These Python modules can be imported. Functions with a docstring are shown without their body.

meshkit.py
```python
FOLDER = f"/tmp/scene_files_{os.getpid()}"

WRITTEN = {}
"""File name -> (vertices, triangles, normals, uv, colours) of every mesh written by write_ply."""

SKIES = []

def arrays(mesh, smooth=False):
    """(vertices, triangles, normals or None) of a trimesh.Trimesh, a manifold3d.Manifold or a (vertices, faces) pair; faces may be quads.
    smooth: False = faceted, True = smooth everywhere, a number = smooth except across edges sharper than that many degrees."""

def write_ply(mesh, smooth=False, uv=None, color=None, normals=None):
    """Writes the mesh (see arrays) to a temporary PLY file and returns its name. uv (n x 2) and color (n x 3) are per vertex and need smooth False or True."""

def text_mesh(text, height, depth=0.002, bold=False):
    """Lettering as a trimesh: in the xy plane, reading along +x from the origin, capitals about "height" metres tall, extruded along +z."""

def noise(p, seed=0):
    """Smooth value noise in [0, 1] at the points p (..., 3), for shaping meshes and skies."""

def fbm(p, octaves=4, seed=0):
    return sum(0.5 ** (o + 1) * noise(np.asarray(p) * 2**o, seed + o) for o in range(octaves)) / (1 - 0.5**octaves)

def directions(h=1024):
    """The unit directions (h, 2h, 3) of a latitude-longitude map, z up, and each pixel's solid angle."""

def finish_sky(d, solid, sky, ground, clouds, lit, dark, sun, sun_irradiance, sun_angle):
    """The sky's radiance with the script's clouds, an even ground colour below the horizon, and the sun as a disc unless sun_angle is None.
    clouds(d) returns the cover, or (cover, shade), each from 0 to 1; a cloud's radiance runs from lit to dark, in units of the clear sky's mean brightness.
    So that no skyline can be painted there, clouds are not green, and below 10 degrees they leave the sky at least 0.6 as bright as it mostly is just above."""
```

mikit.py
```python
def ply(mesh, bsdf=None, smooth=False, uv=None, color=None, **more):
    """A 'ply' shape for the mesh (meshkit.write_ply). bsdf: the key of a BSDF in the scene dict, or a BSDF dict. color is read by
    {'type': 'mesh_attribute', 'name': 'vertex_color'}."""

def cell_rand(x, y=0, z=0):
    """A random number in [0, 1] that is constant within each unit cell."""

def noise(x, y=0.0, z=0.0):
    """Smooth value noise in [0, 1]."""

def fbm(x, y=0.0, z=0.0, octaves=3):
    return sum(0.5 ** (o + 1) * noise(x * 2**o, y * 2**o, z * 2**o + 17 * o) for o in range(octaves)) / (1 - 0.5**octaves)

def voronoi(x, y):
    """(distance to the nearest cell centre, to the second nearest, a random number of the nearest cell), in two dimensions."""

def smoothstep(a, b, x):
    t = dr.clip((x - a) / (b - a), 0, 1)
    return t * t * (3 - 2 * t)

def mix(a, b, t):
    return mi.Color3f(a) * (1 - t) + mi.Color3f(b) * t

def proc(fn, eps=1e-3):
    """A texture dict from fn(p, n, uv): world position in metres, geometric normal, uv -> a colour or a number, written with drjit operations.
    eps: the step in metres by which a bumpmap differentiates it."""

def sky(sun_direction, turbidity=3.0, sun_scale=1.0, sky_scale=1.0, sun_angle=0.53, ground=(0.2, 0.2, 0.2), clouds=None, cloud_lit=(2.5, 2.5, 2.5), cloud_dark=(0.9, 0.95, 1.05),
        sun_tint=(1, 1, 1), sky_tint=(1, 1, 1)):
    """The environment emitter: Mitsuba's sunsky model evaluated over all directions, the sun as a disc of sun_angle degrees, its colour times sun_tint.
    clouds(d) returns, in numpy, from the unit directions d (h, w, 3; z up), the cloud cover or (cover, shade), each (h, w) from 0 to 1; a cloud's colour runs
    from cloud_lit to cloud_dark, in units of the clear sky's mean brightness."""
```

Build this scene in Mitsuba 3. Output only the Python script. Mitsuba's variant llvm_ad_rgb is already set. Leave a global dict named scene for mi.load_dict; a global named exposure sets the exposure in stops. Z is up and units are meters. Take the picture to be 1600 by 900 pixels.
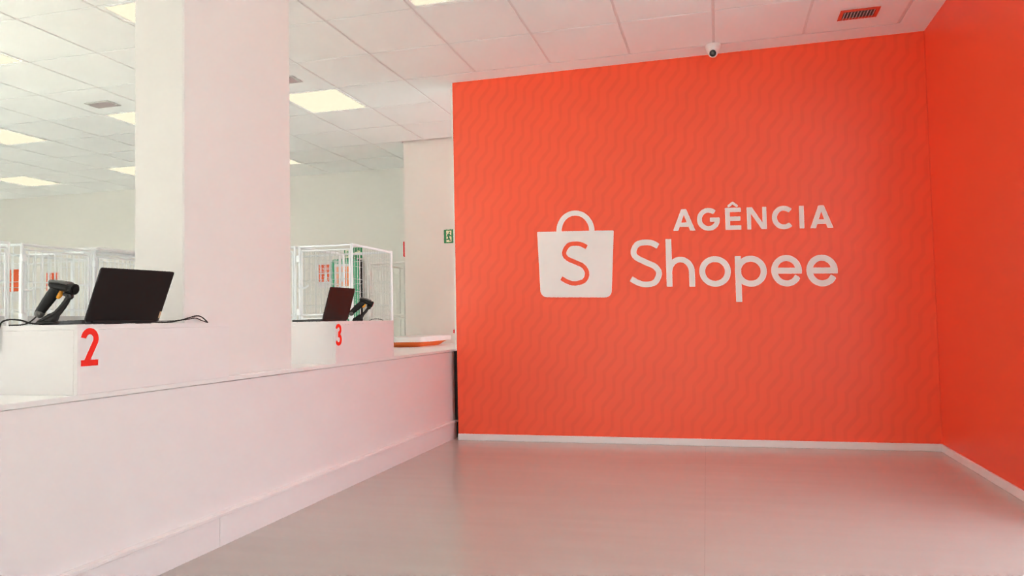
import math
import numpy as np
import trimesh
import manifold3d as m3
import drjit as dr
import mitsuba as mi
import mikit
import meshkit
from shapely.geometry import Polygon, LineString, Point, box as sbox
from shapely.ops import unary_union
from shapely import affinity

T = mi.ScalarTransform4f
scene, labels = {}, {}

# ---------------------------------------------------------------- camera
CAM = np.array([2.1171, -5.9091, 0.9794])
RIGHT = np.array([0.96356, 0.26671, -0.02046])
UP = np.array([0.03129, -0.03645, 0.99885])
FWD = np.array([-0.26566, 0.96309, 0.04346])
cm = np.eye(4)
cm[:3, 0], cm[:3, 1], cm[:3, 2], cm[:3, 3] = -RIGHT, UP, FWD, CAM
scene['camera'] = {'type': 'perspective', 'fov': 68.735, 'fov_axis': 'x', 'near_clip': 0.05, 'far_clip': 200.0, 'to_world': T(cm.tolist())}

# ---------------------------------------------------------------- light
exposure = 1.08
SKY = 11.0
SUN = 12.5
scene['sky'] = mikit.sky((-0.25, -0.9, 0.36), turbidity=4.0, sun_scale=SUN, sky_scale=SKY, sky_tint=(1.0, 1.0, 1.02), sun_tint=(0.74, 1.0, 1.36), ground=(0.52, 0.53, 0.55),
                         clouds=lambda d: (np.full(d.shape[:2], 0.85), np.full(d.shape[:2], 0.2)), cloud_lit=(1.5, 1.5, 1.58), cloud_dark=(1.08, 1.1, 1.2))
PANEL_RGB = (0.45, 0.41, 0.295)      # ceiling light panels

# ---------------------------------------------------------------- materials
def rgb(*c):
    return {'type': 'rgb', 'value': list(c)}

def mat(key, color, rough=0.5, spec=0.5, metallic=0.0, clearcoat=0.0, ccg=0.9, two=True):
    b = {'type': 'principled', 'base_color': color if isinstance(color, dict) else rgb(*color), 'roughness': rough,
         'metallic': metallic, 'specular': spec}
    if clearcoat:
        b['clearcoat'] = clearcoat
        b['clearcoat_gloss'] = ccg
    scene[key] = {'type': 'twosided', 'bsdf': b} if two else b

PITCH, PER, STEP, SHEAR = 0.074, 0.284, 0.094, 0.57

def wallpaper(p, n, uv):
    # printed staircase-zigzag lines, a slightly darker shade of the orange
    zz = p.z + SHEAR * p.x
    k = dr.floor(zz / PER)
    t = zz / PER - k
    g = (k + dr.clip((t - 0.42) / 0.58, 0, 1)) * STEP
    v = (p.x - g) / PITCH
    v = v - dr.floor(v)
    d = dr.abs(v - 0.5)
    line = 1 - mikit.smoothstep(0.10, 0.24, d)
    grain = mikit.fbm(p.x * 1.3, p.y * 1.3, p.z * 1.3)
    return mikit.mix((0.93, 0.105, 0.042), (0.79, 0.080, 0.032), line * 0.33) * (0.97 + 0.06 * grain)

def floor_fn(p, n, uv):
    a = mikit.fbm(p.x * 0.9, p.y * 0.9)
    b = mikit.fbm(p.x * 2.0 + 7, p.y * 14.0)
    c = mikit.noise(p.x * 160, p.y * 160)
    joint = dr.select(dr.abs(p.x - (2.0 - 0.016 * (p.y + 0.9))) < 0.0015, 0.86, 1.0)
    return mikit.mix((0.40, 0.370, 0.338), (0.475, 0.445, 0.412), 0.55 * a + 0.35 * b + 0.10 * c) * joint

def paint(base, amount=0.04, s=1.1):
    base = np.array(base, float)
    def fn(p, n, uv):
        a = mikit.fbm(p.x * s, p.y * s, p.z * s)
        return mikit.mix([float(v) for v in base * (1 - amount)], [float(v) for v in np.minimum(base * (1 + amount), 0.95)], a)
    return mikit.proc(fn)

mat('m_orange_print', mikit.proc(wallpaper), 0.36, 0.5)
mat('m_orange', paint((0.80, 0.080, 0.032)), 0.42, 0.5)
mat('m_white_wall', paint((0.81, 0.80, 0.755)), 0.6, 0.4)
mat('m_column', paint((0.80, 0.77, 0.745)), 0.55, 0.4)
mat('m_tile', paint((0.785, 0.805, 0.805), 0.02, 3.0), 0.9, 0.2)
mat('m_tbar', (0.70, 0.695, 0.69), 0.6, 0.3)
mat('m_void', (0.25, 0.24, 0.23), 0.9, 0.2)
mat('m_floor', mikit.proc(floor_fn), 0.24, 0.5)
mat('m_back_floor', paint((0.78, 0.78, 0.77)), 0.4, 0.4)
mat('m_baseboard', (0.80, 0.78, 0.77), 0.35, 0.5)
mat('m_laminate', paint((0.80, 0.775, 0.765), 0.015, 0.8), 0.32, 0.5)
mat('m_laminate_top', paint((0.80, 0.80, 0.785), 0.015, 0.8), 0.30, 0.5)
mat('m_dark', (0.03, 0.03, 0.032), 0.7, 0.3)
mat('m_vinyl_white', (0.88, 0.84, 0.81), 0.35, 0.5)
mat('m_vinyl_red', (0.86, 0.025, 0.015), 0.4, 0.5)
mat('m_black', (0.006, 0.006, 0.006), 0.35, 0.5)
mat('m_black_soft', (0.008, 0.008, 0.008), 0.45, 0.3)
mat('m_black_gloss', (0.005, 0.005, 0.005), 0.16, 0.5)
mat('m_grey_plastic', (0.085, 0.085, 0.08), 0.28, 0.6)
mat('m_lid', (0.009, 0.006, 0.006), 0.36, 0.35)
mat('m_sticker', (0.62, 0.42, 0.25), 0.5, 0.4)
mat('m_trigger', (0.85, 0.36, 0.02), 0.35, 0.5)
mat('m_red_glow', (0.55, 0.03, 0.03), 0.3, 0.5)
mat('m_zinc', (0.66, 0.69, 0.67), 0.35, 0.6, 0.25)
mat('m_zinc_bright', (0.84, 0.88, 0.90), 0.30, 0.6, 0.15)
mat('m_plate', (0.55, 0.57, 0.58), 0.45, 0.4)
mat('m_rubber', (0.05, 0.05, 0.05), 0.7, 0.3)
mat('m_green', (0.035, 0.33, 0.16), 0.35, 0.5)
mat('m_sign_green', (0.03, 0.25, 0.09), 0.4, 0.4)
mat('m_sign_pale', (0.85, 0.87, 0.62), 0.5, 0.4)
mat('m_paper', (0.82, 0.80, 0.80), 0.7, 0.3)
mat('m_paper_orange', (0.78, 0.13, 0.05), 0.7, 0.3)
mat('m_paper_peach', (0.92, 0.33, 0.16), 0.7, 0.3)
mat('m_red_sign', (0.70, 0.03, 0.04), 0.4, 0.4)
mat('m_orange_plastic', (0.88, 0.24, 0.05), 0.35, 0.5)
mat('m_white_plastic', (0.82, 0.81, 0.78), 0.35, 0.5)
mat('m_vent_orange', (0.62, 0.075, 0.04), 0.45, 0.5)
mat('m_vent_grey', (0.52, 0.52, 0.50), 0.4, 0.5)
mat('m_duct', (0.10, 0.10, 0.10), 0.7, 0.3)
mat('m_vent_slat', (0.60, 0.56, 0.56), 0.4, 0.5)
mat('m_camera_white', (0.80, 0.78, 0.76), 0.35, 0.5)
mat('m_lens', (0.015, 0.02, 0.018), 0.08, 0.8)
mat('m_sheet', (0.80, 0.81, 0.81), 0.4, 0.5)
scene['m_diffuser'] = {'type': 'diffuse', 'reflectance': rgb(0.12, 0.12, 0.12)}

# ---------------------------------------------------------------- helpers
def numbered(name):
    if name not in scene and not any(k.startswith(name + '__') for k in scene):
        return name
    i = 1
    while True:
        k = f'{name}_{i:03d}'
        if k not in scene and not any(q.startswith(k + '__') for q in scene):
            return k
        i += 1

def tag(key, label=None, cat=None, group=None, kind=None):
    d = {}
    if label: d['label'] = label
    if cat: d['category'] = cat
    if group: d['group'] = group
    if kind: d['kind'] = kind
    labels[key] = d
    return key

def add(name, mesh, m, parent=None, smooth=False, label=None, cat=None, group=None, kind=None, **more):
    key = numbered(name if parent is None else parent + '__' + name)
    scene[key] = mikit.ply(mesh, m, smooth, **more) if not isinstance(mesh, dict) else dict(mesh)
    if label or cat or group or kind:
        tag(key, label, cat, group, kind)
    return key

def thing(name, label, cat, group=None):
    key = numbered(name)
    scene[key + '__'] = None          # reserves the name until its parts are in
    del scene[key + '__']
    return tag(key, label, cat, group)

def bx(x0, x1, y0, y1, z0, z1, b=0.0):
    if b <= 0:
        m = trimesh.creation.box((x1 - x0, y1 - y0, z1 - z0))
        m.apply_translation(((x0 + x1) / 2, (y0 + y1) / 2, (z0 + z1) / 2))
        return m
    b = min(b, 0.49 * min(x1 - x0, y1 - y0, z1 - z0))
    pts = []
    for sx in (0, 1):
        for sy in (0, 1):
            for sz in (0, 1):
                c = np.array([(x0, x1)[sx], (y0, y1)[sy], (z0, z1)[sz]])
                s = np.array([1 - 2 * sx, 1 - 2 * sy, 1 - 2 * sz]) * b
                for k in range(3):
                    q = c + s
                    q[k] = c[k]
                    pts.append(q)
    return trimesh.convex.convex_hull(np.array(pts))

def cat_(ms):
    return trimesh.util.concatenate(ms)

def tube(points, radius, sides=8):
    p = np.asarray(points, float)
    t = np.gradient(p, axis=0)
    t /= np.linalg.norm(t, axis=1, keepdims=True) + 1e-12
    ref = np.array([0, 0, 1.0]) if abs(t[:, 2]).max() < 0.9 else np.array([1.0, 0.31, 0])
    if abs(t[:, 2]).min() > 0.9:
        ref = np.array([1.0, 0, 0])
    a = np.cross(t, ref); a /= np.linalg.norm(a, axis=1, keepdims=True) + 1e-12
    b = np.cross(t, a)
    ang = np.arange(sides) * 2 * np.pi / sides
    rr = np.broadcast_to(radius, (len(p),))
    v = p[:, None] + rr[:, None, None] * (np.cos(ang)[None, :, None] * a[:, None] + np.sin(ang)[None, :, None] * b[:, None])
    n = len(p)
    v = np.vstack([v.reshape(-1, 3), p[0], p[-1]])
    f = []
    for i in range(n - 1):
        for j in range(sides):
            q0, q1 = i * sides + j, i * sides + (j + 1) % sides
            q2, q3 = q1 + sides, q0 + sides
            f += [[q0, q1, q2], [q0, q2, q3]]
    for j in range(sides):
        f += [[n * sides, (j + 1) % sides, j], [n * sides + 1, (n - 1) * sides + j, (n - 1) * sides + (j + 1) % sides]]
    m = trimesh.Trimesh(v, f, process=False)
    m.fix_normals()
    return m

def rod(a, b, r, sides=6):
    return tube([a, b], r, sides)

def spline(pts, n=8):
    p = np.asarray(pts, float)
    q = np.vstack([2 * p[0] - p[1], p, 2 * p[-1] - p[-2]])
    out = []
    for i in range(1, len(q) - 2):
        for s in np.linspace(0, 1, n, endpoint=False):
            a, b, c, d = q[i - 1], q[i], q[i + 1], q[i + 2]
            out.append(0.5 * (2 * b + (c - a) * s + (2 * a - 5 * b + 4 * c - d) * s * s + (3 * b - a - 3 * c + d) * s ** 3))
    out.append(p[-1])
    return np.array(out)

def extrude(shape, depth):
    geoms = getattr(shape, 'geoms', [shape])
    return cat_([trimesh.creation.extrude_polygon(g, depth, engine='earcut') for g in geoms if g.area > 1e-9])

def on_y(shape, y, depth):
    y -= 0.0006          # polygon in (x, z) -> slab whose front faces -y at y - depth
    m = extrude(shape, depth)
    v = m.vertices
    m.vertices = np.stack([v[:, 0], y - v[:, 2], v[:, 1]], 1)
    return m

def on_x(shape, x, depth):          # polygon in (y, z) -> slab whose front faces +x at x + depth
    m = extrude(shape, depth)
    v = m.vertices
    m.vertices = np.stack([x + v[:, 2], v[:, 0], v[:, 1]], 1)
    return m

def on_z(shape, z0, z1):
    m = extrude(shape, z1 - z0)
    m.apply_translation((0, 0, z0))
    return m

def rrect(x0, x1, y0, y1, r, q=8):
    return sbox(x0 + r, y0 + r, x1 - r, y1 - r).buffer(r, quad_segs=q)

def sphere(c, r, sq=(1, 1, 1), sub=2):
    m = trimesh.creation.icosphere(subdivisions=sub, radius=1.0)
    m.vertices = m.vertices * (np.array(sq) * r) + np.array(c)
    return m

def hull_of(parts):
    return trimesh.convex.convex_hull(np.vstack([p.vertices for p in parts]))

def lathe(profile, n=40):
    return trimesh.creation.revolve(np.asarray(profile, float), sections=n)

# ---------------------------------------------------------------- the setting
H, W = 3.0, 3.60
BY = 3.05                      # far wall of the back room
XL, YF = -10.6, -8.2           # left wall, shopfront
add('floor', bx(-0.95, W, YF, BY + .1, -0.12, 0.0), 'm_floor', kind='structure', label='glossy taupe seamless floor with a fine joint line')

add('floor_back', bx(XL, -0.95, YF, BY + .1, -0.12, 0.0), 'm_back_floor', kind='structure')
add('wall_back', bx(0.0, W + 0.12, 0.0, 0.14, 0.0, H + 0.1), 'm_orange_print', kind='structure', label='orange feature wall with tonal zigzag wallpaper')
WG, WN = -1.95, -4.6                      # the right wall is glazed towards the shopfront from here
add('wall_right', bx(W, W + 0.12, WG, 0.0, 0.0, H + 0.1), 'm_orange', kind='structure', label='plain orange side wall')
add('wall_rear', bx(XL, 1.0, BY, BY + .1, 0.0, H + 0.1), 'm_white_wall', kind='structure', label='off-white far wall of the back room')
add('wall_return', bx(-1.24, 1.0, 1.80, BY, 0.0, H + 0.02), 'm_white_wall', kind='structure', label='white boxed-out wall beside the orange wall')
LW = -5.0
add('wall_left', cat_([bx(XL - .1, XL, YF, LW, 2.8, H + 0.1), bx(XL - .1, XL, YF, LW, 0, .1), bx(XL - .1, XL, LW, BY + .1, 0, H + .1)] + [bx(XL - .1, XL, y - .04, y + .04, .1, 2.8) for y in (YF + .04, (YF + LW) / 2)]), 'm_white_wall', kind='structure')
FX0, FX1, FX2, FX3 = -3.4, -7.0, 0.1, 1.3
add('wall_front', cat_([bx(XL, W, YF - .1, YF, 2.45, H + 0.1), bx(XL, W, YF - .1, YF, 0.0, 0.10), bx(FX0, FX2, YF - .1, YF, .1, 2.45), bx(FX3, W, YF - .1, YF, .1, 2.45), bx(FX2, FX3, YF - .1, YF, 1.6, 2.45), bx(XL, FX1, YF - .1, YF, .1, 2.45)] +
                       [bx(x - .04, x + .04, YF - .1, YF, .1, 2.45) for x in np.linspace(FX1, FX0, 4)]), 'm_baseboard', kind='structure')
add('wall_right_front', bx(W, W + .12, YF, WN, 0, H + .1), 'm_white_wall', kind='structure')
add('window_1', cat_([bx(W, W + .1, WN, WG, 2.9, H + .1), bx(W, W + .1, WN, WG, 0, .08)] + [bx(W, W + .1, y - .03, y + .03, .08, 2.9) for y in np.linspace(WN + .03, WG - .03, 4)]), 'm_baseboard', kind='structure')
add('trim_1', bx(-0.014, 0.0, -0.004, 0.14, 0.752, H), 'm_white_wall', kind='structure', label='thin white edging strip on the end of the orange wall')
add('trim_2', bx(W - 0.005, W, -0.005, 0.0, 0.055, H), 'm_orange', kind='structure')
add('baseboard_back', bx(0.0, W, -0.014, 0.0, 0.0, 0.053, 0.003), 'm_baseboard', kind='structure', label='white skirting board under the orange wall')
add('baseboard_right', bx(W - 0.014, W, WG, -0.014, 0.0, 0.053, 0.003), 'm_baseboard', kind='structure', label='white skirting board under the plain orange side wall')

# column standing behind the counter front
CX0, CX1, CY0, CY1 = -0.37, -0.11, -3.17, -2.325
add('wall_column', bx(CX0, CX1, CY0, CY1, 0.0, H + 0.01, 0.006), 'm_column', kind='structure', label='white square column rising through the counter')

# ceiling: slab, T-bars, tiles, plain border along the orange walls
PX, PY, OX, OY = 0.6223, 0.65, -0.3495, -1.50
add('ceiling', bx(XL, W + .1, YF - .1, BY + .1, H + 0.05, H + 0.15), 'm_void', kind='structure', label='suspended ceiling of square white tiles')
lights = {(1, -1), (-2, -1), (-5, -1), (-2, 2), (-5, 2), (-8, 2), (-5, 5), (-8, 5), (-11, 5)}
def cell(i, j):                # cell i,j spans x from OX+i*PX, y from OY+j*PY
    return OX + i * PX, OX + (i + 1) * PX, OY + j * PY, OY + (j + 1) * PY
BORD = 0.205
i_lo, j_lo, j_hi = -16, -10, 6
tile_ply = mikit.ply(bx(-PX / 2 + .009, PX / 2 - .009, -PY / 2 + .006, PY / 2 - .006, 0.0, 0.02, 0.002), 'm_tile')
for i in range(i_lo, 6):
    for j in range(j_lo, j_hi + 1):
        x0, x1, y0, y1 = cell(i, j)
        if y1 > BY + .02 or x0 < XL - .01 or (i, j) in lights:
            continue
        if x0 > -0.36 and y0 > -0.21:
            continue                          # over and behind the orange wall
        if x1 > -1.24 + .02 and y0 > 1.70:
            if x0 > -1.24:
                continue                      # over the boxed-out wall
            x1 = -1.245
        if x1 > W - .19:
            x1 = W - BORD
        if x0 > -0.36 and y1 > -0.25:
            y1 = -BORD
        if j < -3 or (i > -3 and i < -1 and j < -99):
            continue
        if abs(x1 - x0 - PX) < 1e-6 and abs(y1 - y0 - PY) < 1e-6:
            d = dict(tile_ply); d['to_world'] = T().translate([(x0 + x1) / 2, (y0 + y1) / 2, H])
            add('tile', d, None, 'ceiling')
        elif x1 - x0 > .05 and y1 - y0 > .05:
            add('tile', bx(x0 + .009, x1 - .009, y0 + .006, y1 - .006, H, H + .02, .002), 'm_tile', 'ceiling')
# tiles that lie out of view towards the shopfront, and the strips by the far walls
rest = []
for i in range(i_lo, 6):
    for j in range(-10, -3):
        if (i, j) not in lights:
            x0, x1, y0, y1 = cell(i, j)
            rest.append(bx(max(x0, XL) + .011, min(x1, W) - .011, y0 + .005, y1 - .005, H, H + .02))
add('tile_field', cat_(rest), 'm_tile', 'ceiling', kind='stuff')
add('border', on_z(unary_union([sbox(0, -BORD + .004, W, 0), sbox(W - BORD + .004, YF, W, 0)]), H, H + .02), 'm_tile', 'ceiling', label='plain plasterboard border along the orange walls')
add('border', on_z(unary_union([sbox(-0.35, -BORD + .004, -0.001, 1.80)]).difference(sbox(-5, -1, -0.34, 5)), H, H + .02), 'm_tile', 'ceiling')
add('border', bx(XL, -1.24, cell(0, 7)[2] - .0, BY, H, H + .02), 'm_tile', 'ceiling')
for i in range(-16, 7):
    x = OX + i * PX
    if x < W - .2:
        add('grid_bar', bx(x - .012, x + .012, YF, BY if x < -1.25 else (1.8 if x < -.3 else -BORD), H + .004, H + .03), 'm_tbar', 'ceiling')
for j in range(-10, 8):
    y = OY + j * PY
    xe = W - BORD if y < -.21 else (-0.36 if y < 1.8 else -1.24)
    add('grid_bar', bx(XL, xe, y - .012, y + .012, H + .0045, H + .0305), 'm_tbar', 'ceiling')

LIGHT_LABELS = {(1, -1): 'square lit ceiling panel cut off by the top edge, nearest the orange wall',
    (-2, -1): 'square lit ceiling panel partly hidden by the column, high at the top left',
    (-5, -1): 'square lit ceiling panel at the left edge, the highest one there',
    (-2, 2): 'square lit ceiling panel right of the column, the largest one in full view',
    (-5, 2): 'square lit ceiling panel just left of the column, the nearer of the two',
    (-8, 2): 'square lit ceiling panel at the left edge, middle one of the three there',
    (-5, 5): 'small lit ceiling panel peeping out right of the column near the far wall',
    (-8, 5): 'small lit ceiling panel just left of the column, near the far wall',
    (-11, 5): 'square lit ceiling panel at the left edge, lowest one near the far wall'}
for (i, j) in sorted(lights):
    x0, x1, y0, y1 = cell(i, j)
    if x0 < XL:
        continue
    k = thing('ceiling_light', LIGHT_LABELS[i, j], 'light')
    fr = sbox(x0 + .008, y0 + .005, x1 - .008, y1 - .005).difference(sbox(x0 + .035, y0 + .028, x1 - .035, y1 - .028))
    add('frame', on_z(fr, H - .001, H + .03), 'm_tile', k)
    d = mikit.ply(trimesh.Trimesh([[x0 + .035, y0 + .028, H + .004], [x1 - .035, y0 + .028, H + .004], [x1 - .035, y1 - .028, H + .004], [x0 + .035, y1 - .028, H + .004]],
                                  [[0, 2, 1], [0, 3, 2]], process=False), 'm_diffuser')
    d['emitter'] = {'type': 'area', 'radiance': rgb(*PANEL_RGB)}
    add('diffuser', d, None, k)

# ---------------------------------------------------------------- air vents
def vent(cx, cy, w, d, frame_m, slat_m, label, n, nm='air_vent'):
    k = thing(nm, label, 'vent', None)
    z = H - .002
    fr = sbox(cx - w / 2, cy - d / 2, cx + w / 2, cy + d / 2).difference(sbox(cx - w / 2 + .022, cy - d / 2 + .022, cx + w / 2 - .022, cy + d / 2 - .022))
    add('frame', on_z(fr, z - .008, z), frame_m, k)
    add('duct', bx(cx - w / 2 + .022, cx + w / 2 - .022, cy - d / 2 + .022, cy + d / 2 - .022, z - .001, z + .0005), 'm_duct', k)
    for q in range(n):
        x = cx - w / 2 + .022 + (q + .5) * (w - .044) / n
        s = bx(-.0012, .0012, -d / 2 + .023, d / 2 - .023, -.008, .008)
        s.apply_transform(trimesh.transformations.rotation_matrix(math.radians(38), [0, 1, 0]))
        s.apply_translation((x, cy, z - .0085))
        add('slat', s, slat_m, k)
    return k
vent(3.084, -0.50, 0.245, 0.165, 'm_vent_orange', 'm_vent_slat', 'orange framed air vent in the ceiling near the corner of the orange walls', 10)
vent(-3.163, -0.47, 0.255, 0.16, 'm_vent_grey', 'm_vent_slat', 'small grey air vent in the white ceiling left of the column', 9)
vent(-1.28, -0.53, 0.255, 0.16, 'm_vent_grey', 'm_vent_slat', 'small grey air vent in the white ceiling peeping out right of the column', 9)

# ---------------------------------------------------------------- dome camera on the ceiling border
k = thing('security_camera', 'small white turret security camera on the ceiling above the orange wall', 'camera')
c0 = (2.135, -0.200)
b = lathe([(0, 0), (.058, 0), (.061, -.006), (.060, -.014), (.045, -.054), (.031, -.068), (0, -.070)])
b.apply_translation((c0[0], c0[1], H - .0005)); add('base', b, 'm_camera_white', k, 40)
e = sphere((c0[0] - .002, c0[1] - .014, H - .062), .036, sub=3); add('eyeball', e, 'm_camera_white', k, True)
dv = CAM - np.array([c0[0], c0[1], H - .06]); dv = np.array([-0.05, -1.0, -0.48]); dv /= np.linalg.norm(dv)
ring = lathe([(0, .0), (.0245, .0), (.0245, .010), (.020, .012), (0, .012)], 32)
def aim(m, c, d):
    z = np.asarray(d) / np.linalg.norm(d); x = np.cross([0, 0, 1], z); x /= np.linalg.norm(x); y = np.cross(z, x)
    R = np.eye(4); R[:3, 0], R[:3, 1], R[:3, 2], R[:3, 3] = x, y, z, c
    m.apply_transform(R); return m
ec = np.array([c0[0] - .002, c0[1] - .014, H - .062])
add('lens_window', aim(ring, ec + dv * .0255, dv), 'm_black_gloss', k, 40, label='round black lens window')
add('lens', aim(lathe([(0, 0), (.010, 0), (.009, .002), (0, .0035)], 24), ec + dv * .0375, dv), 'm_grey_plastic', k, 40)

# ---------------------------------------------------------------- counter
XF, ZT, TH = -0.05, 0.749, 0.018
YC0, YC1, XB = -6.6, 1.796, -0.80
top = unary_union([sbox(XB, YC0, XF, YC1), sbox(-.915, -0.05, XF, YC1)]).difference(sbox(CX0 - .003, CY0 - .003, CX1 + .003, CY1 + .003))
top = top.difference(sbox(-0.016, 0, 1, 1))
k = thing('service_counter', 'long white laminate service counter running up to the orange wall', 'counter')
add('worktop', on_z(top, ZT - TH, ZT), 'm_laminate_top', k)
add('front_panel', bx(XF - .034, XF - .016, YC0, 0.112, 0.150, ZT - TH - .004, .001), 'm_laminate', k)
add('ledge', bx(XF - .030, XF + .014, YC0, 0.118, 0.136, 0.150, .002), 'm_laminate', k)
add('plinth', bx(XF - .020, XF - .004, YC0, -3.009, 0.0, 0.136, .0008), 'm_laminate', k)
add('plinth', bx(XF - .020, XF - .004, -3.007, 0.112, 0.0, 0.136, .0008), 'm_laminate', k)
for y in (YC0 + .02, -5.0, -1.95, -0.9, 1.75):
    add('support_panel', bx(XB + .05, XF - .030, y - .009, y + .009, 0.0, ZT - TH), 'm_laminate', k)
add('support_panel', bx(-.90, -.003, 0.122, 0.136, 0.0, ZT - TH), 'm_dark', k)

def numeral(ch, y0, y1, z0, z1, x, parent):
    w, h, t = y1 - y0, z1 - z0, .0225
    def arc_(cy, cz, ry, rz, a0, a1):
        a = np.radians(np.linspace(a0, a1, 32))
        return list(zip(cy + ry * np.cos(a), cz + rz * np.sin(a)))
    r = (w - t) / 2
    if ch == '2':
        path = arc_(w / 2, h - t / 2 - r * 1.02, r, r * 1.02, 172, -38) + [(t * .50, -t * .35)]
        shape = unary_union([LineString(path).buffer(t / 2, cap_style='flat', join_style='round'), sbox(0, 0, w * .98, t * .95)]).intersection(sbox(0, 0, w, h + 1))
    else:
        t = .0205
        r = (w - t) / 2
        zu, zl = h * .745, h * .275
        ru, rl = h - t / 2 - zu, zl - t / 2
        up = arc_(w / 2 - .002, zu, r * .93, ru, 165, -90) + [(w * .40, zu - ru)]
        lo = [(w * .40, zl + rl)] + arc_(w / 2 - .001, zl, r, rl, 90, -165)
        shape = unary_union([LineString(up).buffer(t / 2, cap_style='flat', join_style='round'), LineString(lo).buffer(t / 2, cap_style='flat', join_style='round')])
    add('numeral', on_x(affinity.translate(shape, y0, z0), x + .0001, .0010), 'm_vinyl_red', parent, label=f'red number {ch}')

ZB = 0.997
def counter_box(name, label, y0, y1, num, ny, notch=None):
    k = thing(name, label, 'counter box', None)
    g = .017
    add('front_panel', bx(XF - g, XF - .0008, y0 + .0008, y1, ZT, ZB - .0185, .0008), 'm_laminate', k)
    xb = -0.62
    shape = sbox(xb, y0, XF, y1)
    if notch:
        shape = shape.difference(notch)
    add('top_panel', on_z(shape, ZB - .018, ZB), 'm_laminate', k)
    add('end_panel', bx(xb, XF - g - .0005, y0 + .0008, y0 + g, ZT, ZB - .0185, .0008), 'm_laminate', k)
    if notch is None:
        add('end_panel', bx(xb, XF - g - .0005, y1 - g, y1, ZT, ZB - .0185, .0008), 'm_laminate', k)
    else:
        add('end_panel', bx(CX1 + .004, XF - g - .0005, y1 - g, y1, ZT, ZB - .0185, .0008), 'm_laminate', k)
    numeral(num, *ny, XF - .0008, k)
    return k
counter_box('counter_riser', 'white box on the counter bearing a red number 2, left of the column', -3.785, -2.943, '2', (-3.769, -3.692, .849, .984),
            sbox(-5, CY0 - .004, CX1 + .004, 0))
counter_box('counter_riser', 'white box on the counter bearing a red number 3, right of the column', -1.955, -1.143, '3', (-1.955, -1.880, .852, .981))

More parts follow.
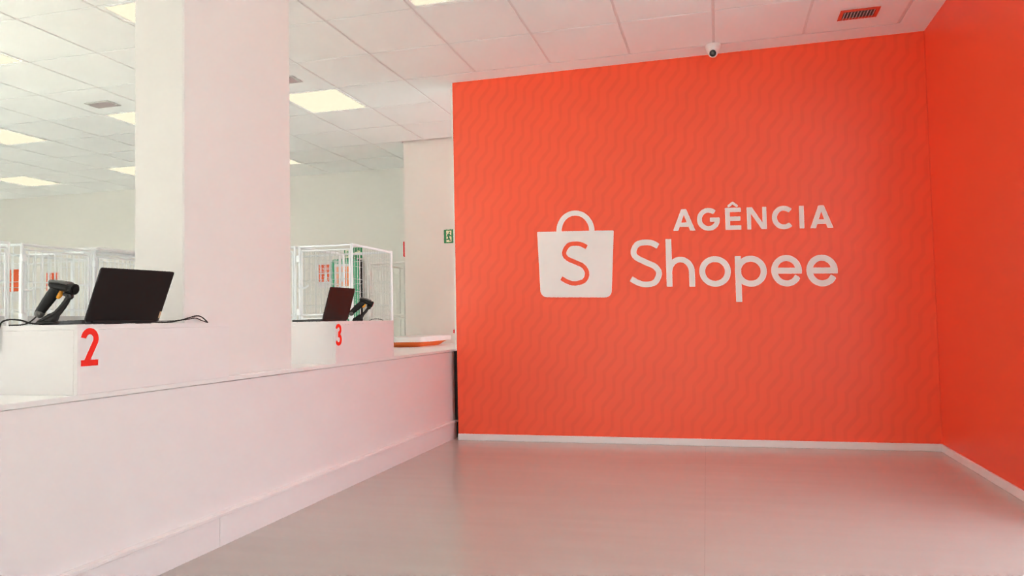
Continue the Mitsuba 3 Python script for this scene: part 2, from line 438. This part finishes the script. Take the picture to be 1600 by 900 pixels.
# ---------------------------------------------------------------- lettering on the orange wall
SL = -0.031
def shear(m, x0=1.0):
    m.vertices[:, 2] += SL * (m.vertices[:, 0] - x0)
    return m
def stroke(pts, w, cap='flat', closed=False):
    return LineString(pts).buffer(w / 2, cap_style=cap, join_style='round', quad_segs=10)
def circ(cx, cz, rx, rz):
    return affinity.scale(Point(cx, cz).buffer(1.0, quad_segs=24), rx, rz)
def soft(s, r=.003):
    return s.buffer(-r).buffer(2 * r, quad_segs=4).buffer(-r)
DEP = 0.004
k = thing('shop_logo', 'large white shopping bag emblem and name in rounded letters on the orange wall', 'sign')
def deshear(pts, x0=1.0):
    return [(x, z - SL * (x - x0)) for x, z in pts]
S1 = deshear([[1.114, 1.552], [1.07, 1.577], [1.017, 1.586], [0.963, 1.573], [0.929, 1.517], [0.951, 1.471], [1.018, 1.436], [1.08, 1.404], [1.112, 1.344], [1.085, 1.285], [1.009, 1.266], [0.951, 1.282], [0.901, 1.312]])
bag = Polygon([(.710, 1.687), (1.333, 1.687), (1.302, 1.155), (.728, 1.155)])
bag = bag.intersection(bag.buffer(-.055).buffer(.055, quad_segs=8).union(sbox(.6, 1.3, 1.4, 1.8))).buffer(-.008).buffer(.008)
bag = bag.difference(stroke(spline(S1), .0355))
add('bag_emblem', shear(on_y(bag, 0.0, DEP)), 'm_vinyl_white', k, label='white shopping bag shape with a cut-out S')
hd = circ(1.025, 1.687, .155, .166).difference(circ(1.025, 1.687, .112, .125)).intersection(sbox(.8, 1.6875, 1.3, 2.0))
add('bag_handle', shear(on_y(hd, 0.0, DEP)), 'm_vinyl_white', k)
SW = .045
S2 = deshear([[1.674, 1.534], [1.63, 1.56], [1.573, 1.569], [1.513, 1.555], [1.484, 1.501], [1.503, 1.455], [1.578, 1.412], [1.647, 1.376], [1.676, 1.321], [1.643, 1.255], [1.574, 1.239], [1.511, 1.256], [1.459, 1.288]])
letters = [soft(stroke(spline(S2), SW))]
# h
zb = 1.240
arch = circ(1.840, 1.352, .1075, .119).difference(circ(1.840, 1.352, .0625, .076)).intersection(sbox(1.73, 1.352, 2.0, 1.6))
letters.append(unary_union([sbox(1.7315, zb, 1.7765, 1.609), arch, sbox(1.9025, zb, 1.9475, 1.3525)]))
# o
letters.append(circ(2.096, 1.356, .1165, .117).difference(circ(2.096, 1.356, .0720, .072)))
# p
letters.append(unary_union([circ(2.356, 1.356, .115, .117).difference(circ(2.356, 1.356, .0705, .072)), sbox(2.2430, 1.124, 2.2875, 1.472)]))
def letter_e(cx, cz):
    ring = circ(cx, cz, .1080, .117).difference(circ(cx, cz, .0640, .072))
    mouth = Polygon([(cx, cz - .0225), (cx + .2, cz - .0225), (cx + .2, cz - .105), (cx + .07, cz - .034), (cx + .0885, cz - .0805 + .038)])
    cut = Polygon([(cx + .030, cz - .022), (cx + .2, cz - .022), (cx + .2, cz - .16), (cx + .1085, cz - .0800), (cx + .0865, cz - .046), (cx + .05, cz - .022)])
    e = ring.difference(cut)
    bar = sbox(cx - .075, cz - .022, cx + .1065, cz + .023).intersection(circ(cx, cz, .1080, .117))
    return soft(unary_union([e, bar]), .002)
letters += [letter_e(2.6095, 1.358), letter_e(2.8555, 1.358)]
for s in letters:
    add('letter', shear(on_y(s, 0.0, DEP)), 'm_vinyl_white', k)

k = thing('wall_lettering', 'white capital lettering AGÊNCIA above the larger name on the orange wall', 'sign')
w = .036
zb, zt = 1.672, 1.840
def letter_a(x0, x1):
    xm = (x0 + x1) / 2
    out = Polygon([(x0, zb), (x0 + .040, zb), (xm, zb + .110), (x1 - .040, zb), (x1, zb), (xm + .021, zt), (xm - .021, zt)])
    out = Polygon([(x0, zb), (xm - .019, zt), (xm + .019, zt), (x1, zb), (x1 - .040, zb), (xm, zt - .045), (x0 + .040, zb)])
    return unary_union([out, sbox(x0 + .045, zb + .030, x1 - .045, zb + .064).intersection(Polygon([(x0, zb), (xm, zt + .03), (x1, zb)]))])
def arc(cx, cz, rx, rz, a0, a1, w):
    a = np.radians(np.linspace(a0, a1, 40))
    return stroke(np.stack([cx + rx * np.cos(a), cz + rz * np.sin(a)], 1), w)
zm = (zb + zt) / 2
G = unary_union([arc(2.060, zm, .067, .070, 48, 352, w), sbox(2.070, zm - .020, 2.144, zm + .013), ])
E_ = unary_union([sbox(2.183, zb, 2.219, zt), sbox(2.183, zt - .033, 2.299, zt), sbox(2.183, zm - .016, 2.295, zm + .017), sbox(2.183, zb, 2.299, zb + .033)])
hat = unary_union([stroke([(2.212, zt + .014), (2.241, zt + .037), (2.270, zt + .014)], .019, 'round')])
N_ = unary_union([sbox(2.341, zb, 2.371, zt), sbox(2.4525, zb, 2.4825, zt), Polygon([(2.341, zt), (2.379, zt), (2.4825, zb), (2.4445, zb)])])
C_ = arc(2.604, zm, .066, .070, 45, 315, w)
I_ = sbox(2.712, zb, 2.746, zt)
for s in (letter_a(1.792, 1.961), G, unary_union([E_, hat]), N_, C_, I_, letter_a(2.786, 2.945)):
    add('letter', shear(on_y(soft(s, .002), 0.0, DEP)), 'm_vinyl_white', k)

# ---------------------------------------------------------------- laptops
def local(m, X, Y, Z, yaw):         # local: +y along the hinge, +x towards the customers
    m = m.copy()
    c, s = math.cos(yaw), math.sin(yaw)
    R = np.eye(4); R[:3, 0] = [c, -s, 0]; R[:3, 1] = [s, c, 0]; R[:3, 3] = [X, Y, Z]
    m.apply_transform(R); return m
def laptop(X, Y, yaw, tilt, w, h, label, lid_m):
    k = thing('laptop', label, 'laptop', None)
    base = on_z(rrect(-.225, 0, -w / 2, w / 2, .010), .003, .016)
    add('base', local(base, X, Y, ZB, yaw), 'm_black', k)
    for q in (-1, 1):
        add('foot', local(bx(-.215, -.19, q * .11 - .03, q * .11 + .03, 0, .0032), X, Y, ZB, yaw), 'm_rubber', k)
        add('foot', local(bx(-.03, -.012, q * .11 - .03, q * .11 + .03, 0, .0032), X, Y, ZB, yaw), 'm_rubber', k)
    keys = [bx(-.130 + r * .0185, -.130 + r * .0185 + .0155, -.135 + c * .0188, -.135 + c * .0188 + .016, .016, .0175) for r in range(5) for c in range(14)]
    add('keyboard', local(cat_(keys), X, Y, ZB, yaw), 'm_black_soft', k, kind='stuff')
    R = trimesh.transformations.rotation_matrix(tilt, [0, 1, 0])
    lid = extrude(rrect(0, h, -w / 2, w / 2, .009), .006)     # x = up the lid
    v = lid.vertices; lid.vertices = np.stack([v[:, 2] - .003, v[:, 1], v[:, 0]], 1); lid.fix_normals()
    lid.apply_transform(R); lid.apply_translation((.002, 0, .012))
    add('lid', local(lid, X, Y, ZB, yaw), lid_m, k)
    scr = bx(-.0040, -.0030, -w / 2 + .008, w / 2 - .008, .012, h - .010); scr.apply_transform(R); scr.apply_translation((.002, 0, .012))
    add('screen', local(scr, X, Y, ZB, yaw), 'm_black_gloss', k)
    hg = rod((.002, -w / 2 + .03, .011), (.002, w / 2 - .03, .011), .0055, 12)
    add('hinge', local(hg, X, Y, ZB, yaw), 'm_black', k)
    return k, R
k, R = laptop(-0.112, -3.512, 0.16, 0.436, .322, .214, 'black laptop on the box numbered 2, seen from behind its open lid', 'm_lid')
st = bx(.0030, .0036, .1525, .160, .012, .042); st.apply_transform(R); st.apply_translation((.002, 0, .012))
add('sticker', local(st, -0.112, -3.512, ZB, .16), 'm_sticker', k, label='small tan sticker at the lid corner')
laptop(-0.387, -1.347, 0.0, 0.278, .342, .223, 'dark maroon-black laptop on the box numbered 3, seen from behind its open lid', 'm_lid')

# ---------------------------------------------------------------- barcode scanners and their stands
def to_man(m):
    return m3.Manifold(m3.Mesh(np.asarray(m.vertices, np.float32), np.asarray(m.faces, np.uint32)))
def ell(u, v, r, t, sub=2):          # local (u right, v up, depth d): ball squashed in depth
    m = trimesh.creation.icosphere(subdivisions=sub, radius=1.0)
    m.vertices = m.vertices * np.array([r, t, r]) + np.array([u, 0, v])
    return m
def chain(nodes, sub=2):             # nodes (u, v, r, half-depth)
    out = None
    for a, b in zip(nodes[:-1], nodes[1:]):
        h = hull_of([ell(*a, sub), ell(*b, sub)])
        mm = to_man(h)
        out = mm if out is None else out + mm
    m = out.to_mesh()
    return trimesh.Trimesh(m.vert_properties[:, :3], m.tri_verts)
def scanner(origin, yaw, tilt, sc, label, stand_label, red, cable):
    # local plane: u horizontal, v up; metres
    Rt = trimesh.transformations.rotation_matrix(tilt, [0, 1, 0], (.02, 0, .10))
    Ry = trimesh.transformations.rotation_matrix(yaw, [0, 0, 1])
    def put(m, turned=True):
        m = m.copy()
        if turned: m.apply_transform(Rt)
        m.apply_scale(sc); m.apply_transform(Ry); m.apply_translation(origin); return m
    k = thing('barcode_scanner', label, 'barcode scanner')
    handle = chain([(-.029, .042, .0155, .014), (-.012, .068, .0180, .015), (.010, .100, .0200, .017), (.026, .122, .020, .018)])
    add('handle', put(handle), 'm_black_soft', k, 50)
    hb = chain([(-.0285, .038, .0158, .0155), (-.026, .042, .0162, .0155)])
    add('handle_cap', put(hb), 'm_grey_plastic', k, 50)
    head = chain([(.016, .141, .0125, .021), (.050, .136, .0165, .026), (.078, .131, .0175, .029)])
    add('head', put(head), 'm_black_soft', k, 50)
    cap = chain([(.012, .152, .0075, .020), (.045, .151, .0075, .024), (.074, .146, .0085, .027)])
    add('top_shell', put(cap), 'm_grey_plastic', k, 50)
    nose = trimesh.creation.cylinder(radius=.0195, height=.012, sections=28)
    nose.vertices[:, 1] *= 1.0; nose.vertices[:, 0] *= 1.25
    nose.apply_transform(trimesh.transformations.rotation_matrix(math.pi / 2, [0, 0, 1]))
    nose.apply_transform(trimesh.transformations.rotation_matrix(math.radians(98), [0, 1, 0])); nose.apply_translation((.090, 0, .128))
    add('nose', put(nose), 'm_black_gloss', k, 40)
    win = trimesh.creation.cylinder(radius=.014, height=.002, sections=24)
    win.apply_transform(trimesh.transformations.rotation_matrix(math.radians(98), [0, 1, 0])); win.apply_translation((.0968, 0, .127))
    add('scan_window', put(win), 'm_red_glow' if red else 'm_black_gloss', k, 40)
    tr = chain([(.043, .117, .0095, .008), (.040, .107, .0115, .008), (.037, .100, .0080, .007)])
    add('trigger', put(tr), 'm_trigger', k, 50, label='yellow trigger')
    s = thing('scanner_stand', stand_label, 'scanner stand')
    cup = chain([(.066, .110, .0085, .017), (.078, .1085, .0100, .017), (.079, .101, .010, .015)])
    neck = chain([(.074, .098, .0085, .013), (.068, .084, .0085, .013), (.052, .062, .0095, .015), (.034, .042, .0100, .018), (.012, .028, .0110, .020), (-.008, .018, .0110, .022), (-.022, .012, .0105, .024)])
    foot = chain([(-.027, .0085, .0080, .024), (.0, .009, .0085, .028), (.026, .008, .0078, .024)])
    web = hull_of([ell(-.018, .013, .010, .020), ell(.018, .014, .011, .020), ell(.034, .040, .009, .014), ell(.006, .030, .010, .016)])
    add('cup', put(cup), 'm_black', s, 50)
    add('neck', put(neck, False), 'm_black_gloss', s, 50)
    add('foot', put(foot, False), 'm_black', s, 50)
    add('brace', put(web, False), 'm_black', s, 50)
    def pt(u, v, d=0.0, turned=False):
        m = trimesh.Trimesh([[u, d, v]], [[0, 0, 0]], process=False)
        return put(m, turned).vertices[0].tolist()
    return k, pt
PXM = 1.0
k2, put2 = scanner((-0.222, -3.745, ZB), math.radians(12), math.radians(3), 1.03, 'black corded barcode scanner with yellow trigger, left of the laptop on the box numbered 2',
                   'black curved stand holding the barcode scanner left of the column', False, None)
k3, put3 = scanner((-0.199, -1.383, ZB), math.radians(25), math.radians(14), 1.0, 'black barcode scanner with yellow trigger, right of the laptop on the box numbered 3',
                   'smaller black curved stand holding the barcode scanner right of the column', True, None)

# ---------------------------------------------------------------- tray, tag at the counter's end
k = thing('orange_crate', 'orange tub under a white lid at the far end of the counter', 'tub')
r0 = rrect(-.915, -.565, .585, 1.43, .12)
def loft(a, za, b, zb_):
    A, B = np.array(a.exterior.coords)[:-1], np.array(b.exterior.coords)[:-1]
    n = min(len(A), len(B))
    return hull_of([trimesh.Trimesh(np.c_[A, np.full(len(A), za)], [[0, 1, 2]], process=False), trimesh.Trimesh(np.c_[B, np.full(len(B), zb_)], [[0, 1, 2]], process=False)])
add('tub', loft(rrect(-.905, -.65, .66, 1.35, .10), ZT, r0.buffer(-.015), ZT + .048), 'm_orange_plastic', k, 30)
lidp = rrect(-.91, -.545, .56, 1.45, .12)
add('lid', hull_of([on_z(lidp, ZT + .048, ZT + .094), on_z(lidp.buffer(-.012), ZT + .0, ZT + .1).__class__(np.c_[np.array(lidp.buffer(-.012).exterior.coords)[:-1], np.full(len(lidp.buffer(-.012).exterior.coords) - 1, ZT + .100)], [[0, 1, 2]], process=False)]), 'm_white_plastic', k, 30, label='white lid')
add('call_button', bx(-0.030, -0.0145, -.003, .03, .885, .915, .003), 'm_red_sign', label='tiny red button on the left edge of the orange wall just above the counter', cat='button')

# ---------------------------------------------------------------- roll cages
def cage(label, x0, x1, y0, y1, front, zt=1.68, m='m_zinc', wr=.0027, pitch=.055, hp=.11, plates=False, fm='m_zinc_bright', wide=.085):
    k = thing('roll_cage', label, 'roll cage', None)
    z0 = .17
    add('deck', bx(x0, x1, y0, y1, z0 - .03, z0, .004), m, k)
    for (x, y) in ((x0, y0), (x1, y0), (x0, y1), (x1, y1)):
        sx, sy = (1 if x == x0 else -1), (1 if y == y0 else -1)
        px, py = x + sx * .013, y + sy * .013
        add('upright', rod((px, py, z0), (px, py, zt), .012, 10), fm, k, 50)
        cx, cy = x + sx * .07, y + sy * .07
        wheel = trimesh.creation.cylinder(radius=.058, height=.03, sections=18)
        wheel.apply_transform(trimesh.transformations.rotation_matrix(math.pi / 2, [1, 0, 0])); wheel.apply_translation((cx, cy, .058))
        add('caster', cat_([wheel, bx(cx - .02, cx + .02, cy - .022, cy - .016, .055, z0 - .03), bx(cx - .02, cx + .02, cy + .016, cy + .022, .055, z0 - .03), bx(cx - .03, cx + .03, cy - .022, cy + .022, z0 - .038, z0 - .03)]), 'm_rubber', k)
    def panel(nm, a, b, p, hpz, gate=False, r=wr):
        a, b = np.array(a), np.array(b); L = np.linalg.norm(b - a); t = (b - a) / L
        ms = []
        n = int(round((L - .03) / p))
        for q in range(1, n):
            o = a + t * (.015 + q * (L - .03) / n)
            ms.append(rod((o[0], o[1], z0 + .01), (o[0], o[1], zt - (.05 if gate else .012)), r, 6))
        for z in np.arange(z0 + .1, zt - .05, hpz):
            ms.append(rod((*(a + t * .013), z), (*(b - t * .013), z), r * .8, 5))
        add(nm, cat_(ms), m, k, 60)
        add('top_rail', rod((*(a + t * .013), zt - .012), (*(b - t * .013), zt - .012), .011, 8), fm, k, 50)
        if gate:
            add('gate_frame', cat_([rod((*(a + t * .03), z), (*(b - t * .03), z), .009, 8) for z in (zt - .05, 1.065, 1.03)] +
                                   [rod((*(a + t * s), z0 + .02), (*(a + t * s), zt - .05), .008, 8) for s in (.036, L - .036)]), fm, k, 50)
            nrm = np.array([t[1], -t[0]])
            for s in (.045, ):
                o = a + t * s + nrm * .016
                add('gate_handle', tube([(*(a + t * .015 + nrm * .014), 1.30), (*(a + t * .05 + nrm * .022), 1.30), (*(a + t * .085 + nrm * .022), 1.305), (*(a + t * .11 + nrm * .012), 1.33)], .008, 8), fm, k, 50)
            for z in (1.56, 1.09):
                o = a + t * .012 + nrm * .012
                add('hinge_bracket', bx(o[0] - .018, o[0] + .018, o[1] - .018, o[1] + .018, z - .03, z + .03, .005), fm, k)
            if plates:
                o, e2 = a + t * .06, b - t * .05
                q0, q1 = np.minimum(o, e2), np.maximum(o, e2)
                add('name_plate', bx(q0[0] - .001 + nrm[0] * .012, q1[0] + .001 + nrm[0] * .012, q0[1] - .001 + nrm[1] * .012, q1[1] + .001 + nrm[1] * .012, 1.035, 1.095, .0005), 'm_plate', k)
    if front == '-y':
        panel('gate', (x0, y0 + .013), (x1, y0 + .013), pitch, .22, True)
        panel('side_panel', (x1 - .013, y0), (x1 - .013, y1), pitch, hp, r=wr * .75)
        panel('side_panel', (x0 + .013, y1), (x0 + .013, y0), wide, .22, r=wr * .75)
        panel('rear_panel', (x1, y1 - .013), (x0, y1 - .013), wide, .22, r=wr * .75)
    else:
        panel('gate', (x1 - .013, y0), (x1 - .013, y1), pitch, .22, True)
        panel('side_panel', (x1, y1 - .013), (x0, y1 - .013), wide, .22, r=wr * .7)
        panel('side_panel', (x0, y0 + .013), (x1, y0 + .013), wide, .22, r=wr * .7)
        panel('rear_panel', (x0 + .013, y1), (x0 + .013, y0), wide, .22, r=wr * .7)
    return k
cage('galvanised wire roll cage behind the laptop on the box numbered 3', -1.462, -.925, -.050, .785, '-y', pitch=.050, wr=.0032)
cage('galvanised wire roll cage mostly hidden behind the column, left of the cage behind laptop 3', -2.02, -1.480, -.050, .785, '-y', pitch=.050, wr=.0032)
cage('pale wire roll cage standing near the far wall behind the one by laptop 3', -1.76, -1.29, 1.95, 2.80, '-y', pitch=.08, wr=.0018, m='m_white_plastic', fm='m_white_plastic')
cage('bright wire roll cage at the left edge of the picture', -4.05, -3.235, -2.03, -1.30, '+x', m='m_zinc_bright', wr=.0050, pitch=.062, plates=True)
cage('bright wire roll cage behind the barcode scanner on the box numbered 2', -4.05, -3.235, -1.205, -.50, '+x', m='m_zinc_bright', wr=.0050, pitch=.062, plates=True)
cage('bright wire roll cage between the scanner and the column, behind laptop 2', -4.05, -3.245, -.475, .07, '+x', m='m_zinc_bright', wr=.0045, pitch=.045)

# ---------------------------------------------------------------- back wall: cabinet, signs, notices
def exit_sign(x0, x1, z0, z1, y, label, pic, arrow):
    k = thing('exit_sign', label, 'sign')
    add('plate', bx(x0, x1, y - .004, y, z0, z1, .001), 'm_sign_green', k)
    add('pictogram_panel', bx(pic[0], pic[1], y - .0052, y - .004, z0 + .012, z1 - .012), 'm_sign_pale', k)
    cx, w_, h = (pic[0] + pic[1]) / 2, pic[1] - pic[0], z1 - z0
    P = lambda u, v: (cx + u * w_, z0 + v * h)
    lw = .075 * h
    man = unary_union([Point(P(.12, .78)).buffer(.052 * h), stroke([P(.05, .66), P(-.05, .45)], .12 * h, 'round'),
                       stroke([P(.05, .65), P(-.2, .63), P(-.32, .50)], lw, 'round'), stroke([P(.08, .63), P(.24, .54), P(.40, .54)], lw, 'round'),
                       stroke([P(-.05, .44), P(-.12, .27), P(-.40, .27)], lw, 'round'), stroke([P(-.03, .44), P(.12, .30), P(.24, .16)], lw, 'round')])
    add('running_figure', on_y(man, y - .0052, .0008), 'm_sign_green', k)
    if arrow:
        ax, az = arrow
        ar = unary_union([sbox(ax - .045, az - .011, ax + .01, az + .011), Polygon([(ax + .0, az + .035), (ax + .045, az), (ax, az - .035)])])
        add('arrow', on_y(ar, y - .004, .0012), 'm_sign_pale', k)
    return k
exit_sign(-.773, -.473, 1.842, 1.992, 1.80, 'green exit sign with running figure on the white wall beside the orange wall', (-.744, -.684), (-.57, 1.917))
exit_sign(-2.651, -2.389, 1.842, 1.985, BY, 'green exit sign with running figure on the far wall behind the roll cage', (-2.635, -2.55), (-2.45, 1.915))
k = thing('green_cabinet', 'tall green cabinet with rounded top on the far wall, seen through the roll cage', 'cabinet')
cab = unary_union([rrect(-2.798, -2.385, 1.0, 1.832, .06), sbox(-2.798, .55, -2.385, 1.2)])
add('body', on_y(cab, BY - .0006, .10), 'm_dark', k, label='black body')
add('door', on_y(cab.buffer(-.004), BY - .10, .012), 'm_green', k, label='green door')
YD = BY - .112
def notice(x0, x1, z0, z1, y, label, blocks, m, icon=None):
    k = thing('paper_notice', label, 'notice')
    add('sheet', bx(x0, x1, y - .0008, y, z0, z1), 'm_paper', k)
    for (a, b, c, d) in blocks:
        add('printed_block', bx(x0 + a * (x1 - x0), x0 + b * (x1 - x0), y - .0014, y - .0008, z0 + c * (z1 - z0), z0 + d * (z1 - z0)), m, k)
    if icon is not None:
        W_, H_ = x1 - x0, z1 - z0
        P = lambda u, v: (x0 + u * W_, z0 + v * H_)
        s = unary_union([Point(P(.50, .56)).buffer(.05 * H_), stroke([P(.50, .50), P(.46, .34)], .07 * H_, 'round'), stroke([P(.36, .46), P(.50, .48), P(.64, .40)], .035 * H_, 'round'),
                         stroke([P(.46, .34), P(.38, .18)], .04 * H_, 'round'), stroke([P(.46, .34), P(.58, .27), P(.55, .16)], .04 * H_, 'round')])
        add('pictogram', on_y(s, y - .0014, .0005), 'm_paper', k)
        lines = [bx(x0 + a * W_, x0 + b * W_, y - .0019, y - .0014, z0 + c * H_, z0 + (c + .022) * H_) for (a, b, c) in ((.2, .8, .80), (.3, .72, .75))]
        add('text_line', lines[0], 'm_paper', k); add('text_line', lines[1], 'm_paper', k)
    return k
notice(-2.735, -2.505, 1.45, 1.768, YD, 'white notice with peach print taped to the green cabinet', [(.10, .92, .66, .88), (.10, .92, .08, .62)], 'm_paper_peach', True)
notice(-3.050, -2.800, 1.465, 1.790, BY, 'white notice with orange print on the far wall left of the green cabinet', [(.06, .96, .62, .96), (.06, .96, .26, .58)], 'm_paper_orange', True)
notice(-8.45, -8.06, 1.42, 1.98, BY, 'white notice with orange print at the left edge seen through the cages', [(.08, .46, .28, .88), (.54, .92, .28, .88)], 'm_paper_orange')
notice(-7.61, -7.38, 1.56, 1.84, BY, 'orange printed notice just above the barcode scanner seen through the cage', [(.03, .97, .50, .98), (.03, .97, .04, .45)], 'm_paper_orange')
add('fire_sign', bx(-1.80, -1.50, BY - .02, BY, 1.835, 2.03, .003), 'm_red_sign', label='thin red sign edge on the far wall beside the white boxed-out wall', cat='sign')
add('plastic_sheet', bx(-3.60, -3.22, -.47, .02, 1.6815, 1.715, .012), 'm_sheet', label='white folded sheet lying on top of the roll cage behind laptop 2', cat='sheet')

# ---------------------------------------------------------------- cables
def cable(label, pts, r=.0022):
    add('cable', tube(spline(pts, 6), r, 8), 'm_black_soft', None, True, label=label, cat='cable')
cable('black cable looping from the laptop towards the column on the box numbered 2', [(-.11, -3.36, ZB + .006), (-.10, -3.29, ZB + .004), (-.09, -3.22, ZB + .012), (-.085, -3.13, ZB + .030), (-.083, -3.09, ZB + .026), (-.082, -3.05, ZB + .0025)], .0026)
cable('second thin black cable beside the loop near the column', [(-.14, -3.35, ZB + .012), (-.125, -3.25, ZB + .010), (-.103, -3.16, ZB + .016), (-.100, -3.11, ZB + .022), (-.095, -3.07, ZB + .010), (-.093, -3.04, ZB + .0025)], .0020)
cable('black cable running from the scanner handle down to the left on the box numbered 2', [put2(-.034, .033, 0, True), put2(-.044, .030), put2(-.060, .017), put2(-.078, .007), put2(-.100, .0035, .004), put2(-.125, .0027, .010), put2(-.165, .0027, .030)], .0026)
cable('black cable arching from the scanner stand over the edge of the box numbered 2', [put2(-.036, .0050, -.008), put2(-.060, .0085, -.010), put2(-.090, .0185, -.012), put2(-.128, .0225, -.012), put2(-.160, .0155, -.010), (-.394, -3.7895, ZB - .004), (-.3955, -3.791, ZB - .030), (-.3965, -3.791, ZB - .060), (-.402, -3.790, ZB - .090)], .0030)
cable('thin black cable beside the scanner stand on the box numbered 3', [(-.14, -1.33, ZB + .003), (-.12, -1.31, ZB + .012), (-.10, -1.28, ZB + .012), (-.08, -1.25, ZB + .0025)], .002)
